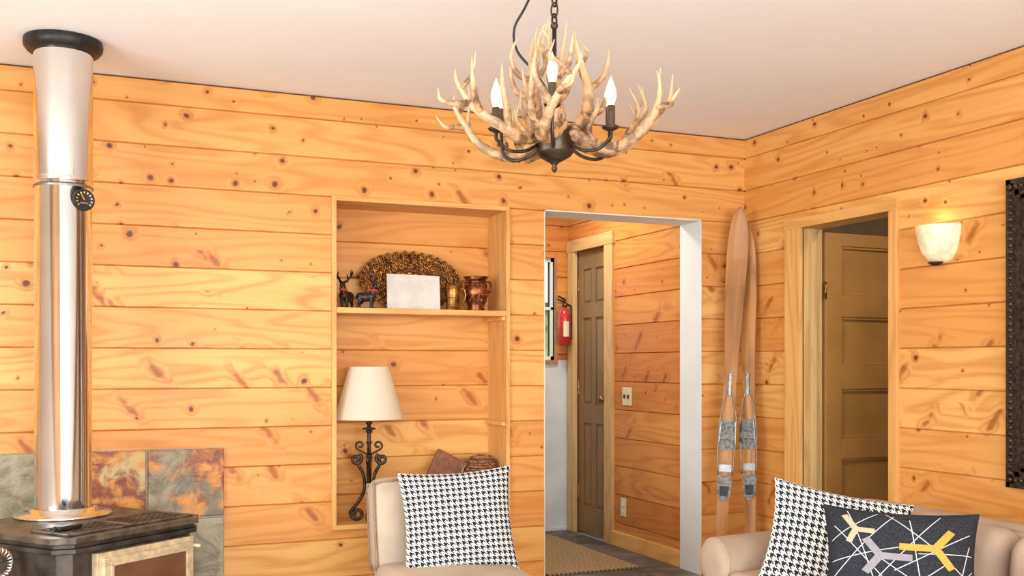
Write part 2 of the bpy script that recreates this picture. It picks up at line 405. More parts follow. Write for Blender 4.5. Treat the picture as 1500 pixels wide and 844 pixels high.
# ---- right wall
Pr=lambda u,z,d:(XR-d,u,z)
RO=(3.80,4.645,0,2.005)
RI=(3.856,4.515,0,1.955)
mb=MB(); boards(mb,Pr,-2.0,YB,0,H,[RO],PINE,seed=21,flip=True)
core(mb,Pr,-2.0,YB-.0,0,H,[(RI[0]-.02,RI[1]+.02,0,RI[3]+.02)],BACK,-.010,-.13)
mb.build('wall_right')
mb=MB()
mb.box((XR-.018,RO[0],0),(XR+.01,RI[0],RO[3]),PINETRIM); mb.box((XR-.018,RI[1],0),(XR+.01,RO[1],RO[3]),PINETRIM)
mb.box((XR-.022,RO[0]-.004,RI[3]),(XR+.01,RO[1]+.004,RO[3]+.004),PINETRIM)
for y0,y1 in((RI[0]-.02,RI[0]),(RI[1],RI[1]+.02)): mb.box((XR,y0,0),(XR+.135,y1,RI[3]+.02),CASING)
mb.box((XR,RI[0],RI[3]),(XR+.135,RI[1],RI[3]+.02),CASING)
mb.box((XR+.05,RI[1]-.018,0),(XR+.085,RI[1],RI[3]),CASING); mb.box((XR+.05,RI[0],0),(XR+.085,RI[0]+.012,RI[3]),CASING)
mb.build('trim_right_door',bevel=.002)
mb=MB()
mb.box((XR+.13,4.75,0),(5.2,4.85,2.6),DARKROOM); mb.box((5.2,2.7,0),(5.3,4.85,2.6),DARKROOM); mb.box((XR+.13,2.6,0),(5.3,2.7,2.6),DARKROOM)
mb.build('wall_closet')
mb=MB(); mb.box((XR+.13,2.6,2.5),(5.3,4.85,2.6),DARKROOM); mb.build('ceiling_closet')
mb=MB(); mb.box((XR+.9,3.0,1.82),(5.19,4.45,1.85),DARKROOM); mb.build('closet_shelf')
mb=MB(); mb.rbox((4.9,4.0,1.97),(.2,.25,.118),.03,BLACK); mb.build('storage_box')
mb=MB(); M=Matrix.Translation((3.765,4.505,0))@Matrix.Rotation(math.radians(2),4,'Z')
W=.63;T=.036
pan=[(1.60,1.869),(1.213,1.478),(.808,1.08),(.417,.694),(.12,.30)]
mb.M=M
mb.box((0,0,.01),(.115,T,1.94),DOORP);mb.box((W-.115,0,.01),(W,T,1.94),DOORP)
zz=[.01]; 
for a,b in sorted(pan): zz+=[a,b]
zz.append(1.94)
for i in range(0,len(zz),2): mb.box((.115,0,zz[i]),(W-.115,T,zz[i+1]),DOORP)
for a,b in pan:
    mb.box((.115,.018,a),(W-.115,T-.010,b),DOORP)
    for (p,q) in (((.115,.006,a),(W-.115,.018,a+.014)),((.115,.006,b-.014),(W-.115,.018,b)),((.115,.006,a),(.129,.018,b)),((W-.129,.006,a),(W-.115,.018,b))): mb.box(p,q,DOORP)
mb.build('door_1',bevel=.003)
mb=MB()
for z in(1.62,.35): 
    mb.box((3.752,4.497,z-.045),(3.764,4.508,z+.045),BRASS); mb.tube([(3.757,4.497,z-.048),(3.757,4.497,z+.048)],.006,BRASS)
mb.build('door_hinge')
# ---- hall
XH=3.335; YHE=6.83
Ph=lambda u,z,d:(XH-d,u,z)
HD=(6.12,6.80,0,2.12)
HO=(6.235,6.70,0,2.035)
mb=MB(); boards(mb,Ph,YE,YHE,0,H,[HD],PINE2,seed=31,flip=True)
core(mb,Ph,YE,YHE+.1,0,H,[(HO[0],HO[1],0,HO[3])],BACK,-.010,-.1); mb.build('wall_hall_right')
mb=MB()
mb.box((XH-.02,HD[0],0),(XH+.01,HO[0],HD[3]),CASING);mb.box((XH-.02,HO[1],0),(XH+.01,HD[1],HD[3]),CASING)
mb.box((XH-.024,HD[0]-.01,HO[3]),(XH+.01,HD[1]+.01,HD[3]),CASING)
mb.build('trim_hall_door',bevel=.002)
mb=MB(); x0=XH+.02
mb.box((x0+.012,HO[0],.01),(x0+.05,HO[1],HO[3]),DOORG)
wd=HO[1]-HO[0]; st=.07; mid=(HO[0]+HO[1])/2
for y0,y1 in((HO[0],HO[0]+st),(HO[1]-st,HO[1]),(mid-.03,mid+.03)): mb.box((x0,y0,.01),(x0+.014,y1,HO[3]),DOORG)
zr=[.01,.2,.80,.93,1.55,1.65,1.90,HO[3]]
for i in range(0,8,2): mb.box((x0+.0005,HO[0],zr[i]),(x0+.014,HO[1],zr[i+1]),DOORG)
for y0,y1 in((HO[0]+st,mid-.03),(mid+.03,HO[1]-st)):
    for i in(1,3,5): mb.box((x0+.005,y0+.022,zr[i]+.022),(x0+.014,y1-.022,zr[i+1]-.022),DOORG)
mb.box((x0-.012,HO[0]+.015,.985),(x0,HO[0]+.05,1.0),BRASS)
mb.ball((x0-.04,HO[0]+.033,.98),.026,BRASS); mb.tube([(x0,HO[0]+.033,.98),(x0-.04,HO[0]+.033,.98)],.01,BRASS); mb.ball((x0-.012,HO[0]+.033,1.10),.018,BRASS)
for z in (.3,1.05,1.8): mb.box((x0-.006,HO[1]-.012,z-.05),(x0+.004,HO[1],z+.05),BRASS)
mb.build('door_2',bevel=.003)
WN=(2.55,3.225,1.25,2.0)
Pe=lambda u,z,d:(u,YHE-d,z)
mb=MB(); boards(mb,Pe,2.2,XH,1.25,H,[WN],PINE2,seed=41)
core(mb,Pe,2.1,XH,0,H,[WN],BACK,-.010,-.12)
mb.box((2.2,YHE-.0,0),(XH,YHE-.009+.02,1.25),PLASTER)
mb.build('wall_hall_end')
mb=MB(); mb.box((2.1,YE,0),(2.2,YHE+.1,H),PLASTER); mb.build('wall_hall_left')
mb=MB()
w=.028
mb.box((WN[0],YHE-.015,WN[2]-.03),(WN[1]+.02,YHE+.0,WN[2]),SILL); mb.box((WN[1],YHE-.006,WN[2]),(WN[1]+.014,YHE+.1,WN[3]+w),SILL)
mb.box((WN[0],YHE+.03,WN[3]-w),(WN[1],YHE+.06,WN[3]),WHITE); mb.box((WN[0],YHE+.03,WN[2]),(WN[1],YHE+.06,WN[2]+w),WHITE)
mb.box((WN[1]-.018,YHE+.03,WN[2]),(WN[1],YHE+.05,WN[3]),WHITE); mb.box((WN[0],YHE+.03,WN[2]),(WN[0]+w,YHE+.06,WN[3]),WHITE)
mb.box((2.89,YHE+.03,WN[2]),(2.91,YHE+.06,WN[3]),WHITE); mb.box((WN[0],YHE+.03,1.62),(WN[1],YHE+.05,1.64),WHITE)
mb.build('window_1')
mb=MB(); mb.box((XH-.018,YE,0),(XH,HD[0],.10),PINETRIM); mb.build('baseboard_hall_right',bevel=.003)
mb=MB(); mb.box((2.2,YHE-.015,0),(XH-.02,YHE,.02),PLASTER); mb.build('baseboard_hall_end')
# ---- unseen left / rear walls, white for neutral bounce; windows added for light
WL=(.3,3.2,.75,2.15); WR=(-1.3,2.9,.65,2.2)
Pl=lambda u,z,d:(-2.2+d,u,z); Pq=lambda u,z,d:(u,-2.0+d,z)
mb=MB(); core(mb,Pl,-2.15,YB,0,H,[WL],WALLW,0,-.15); mb.build('wall_left')
mb=MB(); core(mb,Pq,-2.2,XR+.13,0,H,[WR],WALLW,0,-.15); mb.build('wall_rear')
def winframe(name,P,o,nd):
    mb=MB(); w=.05
    for a,b,c,d in((o[0],o[1],o[2],o[2]+w),(o[0],o[1],o[3]-w,o[3]),(o[0],o[0]+w,o[2],o[3]),(o[1]-w,o[1],o[2],o[3])): mb.box(P(a,c,.01),P(b,d,-.14),WHITE)
    for i in range(1,nd):
        u=o[0]+(o[1]-o[0])*i/nd; mb.box(P(u-w/2,o[2],-.03),P(u+w/2,o[3],-.09),WHITE)
    mb.build(name)
winframe('added_window_left',Pl,WL,3); winframe('added_window_rear',Pq,WR,3)  # out-of-view windows, invented as openings for the soft light
# ---- ceiling & floors
mb=MB(); mb.box((-2.35,-2.15,H),(XR+.13,YE,H+.1),CEIL); mb.build('ceiling')
mb=MB(); mb.box((2.1,YE,H),(XH+.1,YHE+.12,H+.1),CEIL); mb.build('ceiling_hall')
mb=MB()
y=-2.0
while y<YB+.01:
    y2=min(y+.12,YB+.02); x=-2.2
    while x<5.3:
        x2=min(x+random.uniform(.9,1.8),5.3)
        mb.box((x,y,-.03),(x2-.001,y2-.0015,0),OAK,axis=0); x=x2
    y=y2
mb.build('floor')
mb=MB(); mb.box((2.1,YB+.02,-.05),(XH+.1,YHE+.1,-.004),GROUT)
nx,ny=4,6
for i in range(nx):
    for j in range(ny):
        a=2.2+(XH-2.2)/nx*i; d=(YHE-YB-.02)/ny; b=YB+.02+d*j
        mb.box((a+.004,b+.004,-.02),(a+(XH-2.2)/nx-.004,b+d-.004,0),SLATEF)
mb.build('floor_hall')
mb=MB(); mb.rbox((2.79,5.97,.006),(.30,.62,.006),.004,RUG,2,3); mb.build('runner_rug')
mb=MB(); mb.rbox((.75,1.2,.008),(1.35,2.2,.008),.006,RUGL,2,3); mb.build('bounce_rug')  # unseen rug added as a neutral light bouncer
# slate hearth surround
mb=MB(); mb.box((-1.25,YB-.012,0),(.637,YB-.0,.823),GROUT)
xs=[.637-.346*i for i in range(6)]; zs=[.823,.497,.17,0]; pr=[[.66,.93,.1,.5,.2],[.02,.7,.4,.1,.9],[.5,.2,.8,.3,.6]]
for j in range(3):
    for i in range(5):
        mb.bbox((xs[i+1]+.006,YB-.026,zs[j+1]+(.006)),(xs[i]-(.004 if i else .0),YB-.01,zs[j]-.004),SLATE,.004,rnd=pr[j][i])
mb.build('hearth_surround')
mb=MB()
for i in range(5):
    for j in range(4):
        mb.bbox((-1.25+.38*i+.003,3.46+.38*j+.003,0.001),(-1.25+.38*(i+1)-.003,3.46+.38*(j+1)-.003,.025),SLATE,.003)
mb.build('hearth_pad')
# ------------------------------------------------------------------ stove
E=Matrix.Translation((-.054,3.93,0))@Matrix.Rotation(math.radians(38.3),4,'Z')
st_=empty('wood_stove',(0,0,0))
def poly(o,w=.70,d=.66,c=.06,cb=.14): return [(c-o*.4,-o),(w-c+o*.4,-o),(w+o,c-o*.4),(w+o,d-cb),(w-cb,d+o),(cb,d+o),(-o,d-cb),(-o,c-o*.4)]
mb=MB(); mb.M=E
mb.prism(poly(0),.574,.597,IRONH); mb.prism(poly(-.018),.556,.574,IRON); mb.prism(poly(-.006),.538,.556,IRON)
mb.prism(poly(-.035),.12,.538,IRON)
mb.prism(poly(-.12),.045,.12,IRON); mb.prism(poly(-.07),.026,.045,IRON)
mb.prism(poly(-.02),.10,.125,IRON)
for k in range(18): 
    a=.07+k*.033; mb.box((a,.05,.597),(a+.010,.24,.6035),IRON)
for k in range(7):
    a=.05+k*.03; mb.box((.07,a,.597),(.640,a+.010,.603),IRON)
for q in ((.06,.04,.65,.052),(.06,.236,.65,.248),(.06,.04,.072,.248),(.638,.04,.65,.248),(.345,.04,.36,.248)): mb.box((q[0],q[1],.597),(q[2],q[3],.606),IRONH)
mb.build('body',st_,bevel=.003)
mb=MB(); mb.M=E
f0,f1,g0,g1=.155,.62,.2,.525; y=.035
mb.box((f0,y-.03,g0),(f1,y,g1),CREAMF); mb.box((f0+.02,y-.045,g0+.02),(f1-.02,y-.03,g1-.02),CREAMF)
mb.box((f0+.055,y-.048,g0+.05),(f1-.055,y-.0445,g1-.045),GLOW)
for a,b,c,d in((f0+.045,f1-.045,g1-.05,g1-.038),(f0+.045,f1-.045,g0+.04,g0+.052),(f0+.045,f0+.057,g0+.04,g1-.04),(f1-.057,f1-.045,g0+.04,g1-.04)): mb.box((a,y-.054,c),(b,y-.045,d),CREAMF)
mb.tube([(f1-.012,y-.03,.49),(f1-.012,y-.06,.49),(f1+.0,y-.066,.487)],.008,CREAMF)
mb.build('door_frame',st_,bevel=.003)
mb=MB(); mb.M=E
mb.tube([(.03,.30,.50),(-.07,.30,.505)],.006,STEEL2)
R=Matrix.Translation((-.070,.26,.50))@Matrix.Rotation(math.radians(-15),4,'Z')
pts=[]
for k in range(260):
    a=2*math.pi*k/259; th=a*26; r=.052+.009*math.cos(th)
    pts.append((r*math.cos(a),.009*math.sin(th),r*math.sin(a)))
mb.tube(pts,.003,STEEL,6,M=R)
mb.build('coil_handle',st_)
mb=MB(); mb.M=E
mb.rbox((.15,.16,.612),(.05,.02,.008),.006,BLACK,2,1); mb.tube([(.08,.16,.612),(.22,.17,.612)],.004,BLACK)
mb.build('damper_tool',st_)
px,py=-.055,4.60
sp=empty('stove_pipe')
mb=MB()
mb.lathe([(.0001,.597),(.185,.597),(.19,.604),(.18,.611),(.13,.613),(.13,.63),(.111,.632)],(px,py,0),STEEL,40)
mb.lathe([(.109,.62),(.110,1.955),(.113,1.957),(.116,1.966),(.113,1.975),(.1125,1.98),(.114,H-.035)],(px,py,0),STEEL,64)
mb.lathe([(.1135,1.935),(.1155,1.94),(.1135,1.945)],(px,py,0),STEEL2,48)
mb.build('flue',sp)
mb=MB(); mb.lathe([(.112,H-.012),(.112,H-.055),(.118,H-.058),(.138,H-.05),(.150,H-.035),(.153,H-.018),(.150,H-.001)],(px,py,0),BLACK,48); mb.build('ceiling_collar',sp)
nv=Vector((.40,-.916,0)).normalized(); 
M=Matrix.Translation(Vector((px,py,1.88))+Vector((.60,-.80,0))*.122)@Matrix.Rotation(math.atan2(nv.x,-nv.y),4,'Z')@Matrix.Rotation(math.radians(90),4,'X')
mb=MB(); mb.lathe([(.0001,-.01),(.04,-.01),(.044,0),(.044,.012),(.041,.016),(.036,.013),(.0001,.013)],(0,0,0),BLACK,32,M=M)
for k in range(11):
    a=math.radians(-40+26*k); mb.box((.027,-.0025,.0132),(.034,.0025,.0145),PLASTIC if k<8 else ORNG,M=M@Matrix.Rotation(a,4,'Z'))
mb.box((-.001,-.002,.014),(.024,.002,.016),ORNG,M=M@Matrix.Rotation(2.1,4,'Z'))
mb.box((-.016,-.016,.0132),(.016,-.010,.0142),STEEL2,M=M)
mb.build('stove_thermometer',sp)
# ------------------------------------------------------------------ shelf objects
def rotT(loc,z=0,x=0,y=0): return Matrix.Translation(loc)@Euler((math.radians(x),math.radians(y),math.radians(z)),'XYZ').to_matrix().to_4x4()
mb=MB(); M=rotT((1.625,5.20,1.515),0,-11)@Matrix.Translation((0,0,.148))
hw,hh=.272,.148
mb.lathe([(.0001,.0),(.62,.0),(.70,.006),(.96,.010),(1.0,.004),(.98,-.002),(.0001,-.006)],(0,0,0),COPPER,64,M=M@Matrix.Rotation(math.radians(90),4,'X')@Matrix.Diagonal((hw,hh,1,1)))
for ring,(f,n,r) in enumerate(((.96,34,.0185),(.80,30,.017),(.655,24,.0155),(.51,18,.015))):
    for k in range(n):
        a=2*math.pi*(k+.5*(ring%2))/n; c=(hw*f*math.cos(a),-.010,hh*f*math.sin(a))
        mb.torus(c,r*.8,r*.30,BRASS,M=M,seg=10,n=5); mb.ball(c,r*.40,BRASS,6,4,M=M)
for f in (.87,.73,.58,.42):
    mb.tube([(hw*f*math.cos(2*math.pi*k/60),-.008,hh*f*math.sin(2*math.pi*k/60)) for k in range(60)],.003,COPPER,5,closed=True,M=M)
for k in range(12):
    a=2*math.pi*k/12; mb.ball((hw*.25*math.cos(a),-.006,hh*.28*math.sin(a)),(.02,.004,.012),BRASS,8,5,M=M)
mb.build('ornate_tray')
mb=MB(); M=rotT((1.60,5.085,1.501),-3,-10,1.2); mb.bbox((-.141,0,.0),(.141,.014,.185),PAPER,.003,M=M); mb.build('white_plaque')
mb=MB(); c=(1.812,5.085,1.5)
mb.lathe([(.0001,.0),(.038,.0),(.041,.004),(.036,.012),(.033,.03),(.034,.06),(.037,.10),(.041,.132),(.038,.132),(.033,.1),(.03,.02),(.0001,.016)],c,BRASS,28)
for z in(.03,.065,.1): mb.torus((c[0],c[1],0),.0355,.002,BRASS,M=Matrix.Translation((c[0],c[1],c[2]+z))@Matrix.Rotation(math.pi/2,4,'X')@Matrix.Translation((-c[0],-c[1],0)))
mb.tube(catmull([(c[0]+.036,c[1],c[2]+.115),(c[0]+.062,c[1]-.004,c[2]+.11),(c[0]+.066,c[1]-.006,c[2]+.07),(c[0]+.05,c[1]-.002,c[2]+.035),(c[0]+.033,c[1],c[2]+.03)]),.005,BRASS,8)
mb.build('brass_mug')
mb=MB(); c=(1.955,5.12,1.5)
mb.lathe([(.0001,0),(.045,0),(.047,.008),(.041,.02),(.05,.045),(.062,.08),(.066,.11),(.06,.135),(.05,.15),(.052,.162),(.068,.182),(.065,.184),(.048,.165),(.044,.15),(.055,.12),(.055,.08),(.04,.03),(.0001,.02)],c,COPPER,36)
for sx in(-1,1):
    mb.tube(catmull([(c[0]+sx*.05,c[1],c[2]+.155),(c[0]+sx*.076,c[1],c[2]+.158),(c[0]+sx*.084,c[1],c[2]+.135),(c[0]+sx*.078,c[1],c[2]+.105),(c[0]+sx*.062,c[1],c[2]+.1)]),.0055,COPPER,8)
for z,r,n in((.055,.050,14),(.085,.059,12),(.115,.062,12),(.14,.054,16)):
    for k in range(n):
        a=2*math.pi*(k+.5*(n%4==0))/n; mb.ball((c[0]+r*math.cos(a),c[1]+r*math.sin(a),c[2]+z),(.008,.008,.008),BRASS if z==.115 else COPPER,8,5)
mb.build('copper_vase')
def deer(loc,yaw,s):
    mb=MB(); mb.M=rotT(loc,yaw)@Matrix.Scale(s,4)
    def tap(p,r,m=DKBRONZE):
        q=catmull(p,4); R=[]
        for i in range(len(q)):
            t=i/(len(q)-1)*(len(r)-1); j=min(int(t),len(r)-2); R.append(r[j]+(r[j+1]-r[j])*(t-j))
        mb.tube(q,R,m,10)
    tap([(-.052,0,.062),(-.04,0,.068),(-.015,0,.066),(.015,0,.066),(.038,0,.072),(.048,0,.082)],[.010,.026,.027,.025,.028,.020])
    tap([(.036,0,.074),(.048,0,.098),(.052,0,.120),(.056,0,.128)],[.022,.017,.014,.011])
    tap([(.046,0,.126),(.058,0,.129),(.072,0,.124),(.084,0,.119)],[.009,.0145,.010,.007])
    for sy in(-1,1):
        tap([(.036,sy*.012,.068),(.037,sy*.013,.04),(.034,sy*.013,.02),(.037,sy*.013,.003)],[.014,.009,.007,.008])
        tap([(-.036,sy*.012,.064),(-.028,sy*.014,.043),(-.044,sy*.014,.024),(-.040,sy*.014,.003)],[.018,.011,.007,.008])
        tap([(.05,sy*.009,.134),(.043,sy*.02,.142),(.038,sy*.027,.146)],[.003,.006,.001])
        tap([(.052,sy*.005,.136),(.04,sy*.026,.155),(.045,sy*.048,.178),(.058,sy*.050,.205)],[.0055,.005,.0045,.002])
        for a,b in(((.041,sy*.025,.153),(.066,sy*.026,.178)),((.044,sy*.045,.172),(.066,sy*.062,.190)),((.043,sy*.038,.165),(.030,sy*.034,.198)),((.042,sy*.03,.157),(.03,sy*.06,.168))): tap([a,tuple((p+q)/2+.002 for p,q in zip(a,b)),b],[.0045,.004,.0015])
    tap([(-.052,0,.07),(-.06,0,.066),(-.064,0,.056)],[.006,.005,.002])
    mb.torus((.047,0,.1),.018,.007,REDW,M=Matrix.Translation((.047,0,.1))@Matrix.Rotation(math.radians(75),4,'X')@Matrix.Translation((-.047,0,-.1)),seg=14)
    mb.rbox((0,0,.0025),(.062,.026,.0025),.002,DKBRONZE,2,1)
    return mb.build('deer_figurine')
deer((1.258,5.14,1.5),235,.95); deer((1.345,5.09,1.5),325,.88)
# ------------------------------------------------------------------ table lamp
lp=empty('table_lamp'); lx,ly,lz=1.371,5.125,.418
mb=MB()
vs=[(.102,.785),(.138,.655),(.176,.522)]
mb.lathe(vs,(lx,ly,lz),SHADE,48)
for r,z in((.101,.785),(.175,.522)): mb.tube([(lx+r*math.cos(2*math.pi*k/48),ly+r*math.sin(2*math.pi*k/48),lz+z) for k in range(48)],.0025,SHADE,6,closed=True)
o=mb.build('shade',lp)
mb=MB()
mb.tube([(lx,ly,lz+.14),(lx,ly,lz+.60)],.010,BRONZE)
for z,r in((.50,.018),(.47,.035),(.455,.018),(.40,.016),(.14,.016)): mb.lathe([(.008,z-.008),(r,z-.003),(r,z+.003),(.008,z+.008)],(lx,ly,lz),BRONZE,20)
mb.tube([(lx,ly,lz+.60),(lx,ly,lz+.63)],.016,BRONZE)
mb.ball((lx,ly,lz+.67),(.028,.028,.04),BULB)
def spiral(c,r0,r1,a0,a1,n=22): return [(c[0]+(r0+(r1-r0)*k/n)*math.cos(a0+(a1-a0)*k/n),c[1]+(r0+(r1-r0)*k/n)*math.sin(a0+(a1-a0)*k/n)) for k in range(n+1)]
for az in (160,340,250):
    M=rotT((lx,ly,lz),az)
    p=spiral((.060,.036),.010,.034,math.radians(-60),math.radians(380))
    s1=[(q[0],q[1]) for q in p]
    s2=[(.045,.11),(.022,.17),(.030,.24),(.055,.29)]
    s3=[(q[0],q[1]) for q in reversed(spiral((.065,.315),.008,.030,math.radians(200),math.radians(-230)))]
    path=[(a,0,b) for a,b in s1]+[(a,0,b) for a,b in s2]+[(a,0,b) for a,b in s3]
    mb.tube(catmull(path,3),.0085,BRONZE,8,M=M)
    p=spiral((.045,.385),.006,.024,math.radians(-30),math.radians(-420))
    q=catmull([(a,0,b) for a,b in p],2)+[Vector((.012,0,.34)),Vector((.008,0,.28)),Vector((.006,0,.16))]
    mb.tube(q,.0055,BRONZE,8,M=M)
mb.build('iron_stem',lp)
mb=MB(); c=(1.998,5.165,.418)
for k in range(20):
    z=.006+k*.0145; r=.070+.010*math.sin(k/19*math.pi*.8)
    mb.tube([(c[0]+(r+.004*math.sin(12*a+k*math.pi))*math.cos(a),c[1]+(r+.004*math.sin(12*a+k*math.pi))*math.sin(a),c[2]+z) for a in [2*math.pi*j/48 for j in range(48)]],.0078,WICKER,6,closed=True)
mb.lathe([(.0001,.004),(.075,.004)],c,WICKER,24)
mb.tube(catmull([(c[0]+.076*math.cos(a),c[1],c[2]+.28+.03*math.sin(a)) for a in [math.pi*j/10 for j in range(11)]],3),.006,WICKER,8)
mb.build('wicker_basket')
mb=MB()
M=Matrix.Translation((1.675,5.14,.475))@Matrix.Rotation(math.radians(-6),4,'X')@Matrix.Rotation(math.radians(28),4,'Y')
mb.bbox((-.06,0,0),(.11,.03,.305),LEATHER,.006,M=M); mb.bbox((-.056,.004,.004),(.114,.026,.301),PAPER,.002,M=M)
mb.build('leather_album')
# ------------------------------------------------------------------ sconce
mb=MB(); c=(XR-.0,3.537,1.675)
prof=[(.006,-.0),(.03,.002),(.06,.018),(.085,.05),(.10,.095),(.108,.14),(.111,.165)]
mb.lathe(prof,c,SCON,32,a0=math.pi/2,a1=3*math.pi/2,sx=1.05,smooth=True); mb.lathe([(r-.004,z+.003) for r,z in reversed(prof)],c,SCON,32,a0=math.pi/2,a1=3*math.pi/2,sx=1.05)
mb.tube([(c[0]-.1125*1.04*math.cos(a),c[1]+.110*math.sin(a),c[2]+.166) for a in [-math.pi/2+math.pi*k/24 for k in range(25)]],.003,SCON,6)
mb.box((XR-.02,c[1]-.04,c[2]+.02),(XR,c[1]+.04,c[2]+.12),BRONZE); mb.lathe([(.0001,-.014),(.014,-.012),(.03,-.002),(.034,.004),(.0001,.008)],(XR-.04,c[1],c[2]),BRONZE,20)
mb.build('wall_sconce')
# ------------------------------------------------------------------ big frame on right wall
mb=MB(); y1,y0,z0,z1=3.163,2.20,.702,1.988; t=.085; xo=XR-.001
for k,(o0,o1,dd) in enumerate(((0,.02,.03),(.02,.05,.045),(.05,.07,.035),(.07,t,.022))):
    for (a,b,c,d) in((y0+o0,y1-o0,z0+o0,z0+o1),(y0+o0,y1-o0,z1-o1,z1-o0),(y0+o0,y0+o1,z0+o0,z1-o0),(y1-o1,y1-o0,z0+o0,z1-o0)): mb.box((xo-dd,a,c),(xo,b,d),FRAMEM)
n=46
for k in range(n):
    z=z0+.035+(z1-z0-.07)*k/(n-1)
    for yy in(y0+.035,y1-.035): mb.ball((xo-.045,yy,z),(.009,.013,.012),BRONZE,8,5)
for k in range(34):
    yy=y0+.035+(y1-y0-.07)*k/33
    for z in(z0+.035,z1-.035): mb.ball((xo-.045,yy,z),(.009,.012,.013),BRONZE,8,5)
mb.box((xo-.016,y0+t-.01,z0+t-.01),(xo-.004,y1-t+.01,z1-t+.01),PAPER)
mb.build('framed_artwork')
mb=MB(); y,z=5.94,1.006; mb.bbox((XH-.006,y-.06,z-.06),(XH-.0,y+.06,z+.06),PLASTIC,.003)
for q in(-.025,.025): mb.box((XH-.014,y+q-.006,z-.012),(XH-.005,y+q+.006,z+.012),BRONZE)
mb.build('light_switch')
mb=MB(); y,z=5.99,.27; mb.bbox((XH-.006,y-.036,z-.06),(XH-.0,y+.036,z+.06),PLASTIC,.003)
for q in(-.022,.022): mb.box((XH-.009,y-.015,z+q-.015),(XH-.005,y+.015,z+q+.015),WHITE)
mb.build('wall_outlet')
fe=empty('fire_extinguisher'); mb=MB(); c=(3.262,6.74,1.36)
mb.lathe([(.0001,0),(.04,0),(.046,.006),(.046,.22),(.040,.245),(.02,.262),(.016,.275),(.0001,.276)],c,RED,28); mb.lathe([(.0466,.06),(.0466,.17)],c,PLASTIC,20,a0=math.radians(235),a1=math.radians(290))
mb.build('tank',fe)
mb=MB(); mb.tube([(c[0],c[1],c[2]+.27),(c[0],c[1],c[2]+.305)],.016,BLACK)
mb.tube([(c[0]+.01,c[1],c[2]+.31),(c[0]-.06,c[1]-.01,c[2]+.33)],.007,BLACK); mb.tube([(c[0]+.01,c[1],c[2]+.325),(c[0]-.055,c[1]-.01,c[2]+.355)],.007,BLACK)
mb.tube(catmull([(c[0]+.01,c[1],c[2]+.30),(c[0]+.05,c[1]-.01,c[2]+.27),(c[0]+.055,c[1]-.01,c[2]+.15),(c[0]+.05,c[1]-.01,c[2]+.04)]),.008,BLACK)
mb.lathe([(.013,0),(.013,.006),(.0001,.006)],(0,0,0),BRASS,14,M=Matrix.Translation((c[0],c[1]-.016,c[2]+.29))@Matrix.Rotation(math.pi/2,4,'X'))
mb.box((c[0]-.01,c[1]+.03,c[2]+.02),(c[0]+.02,YHE-.001,c[2]+.24),STEEL2)
mb.build('valve_and_hose',fe)
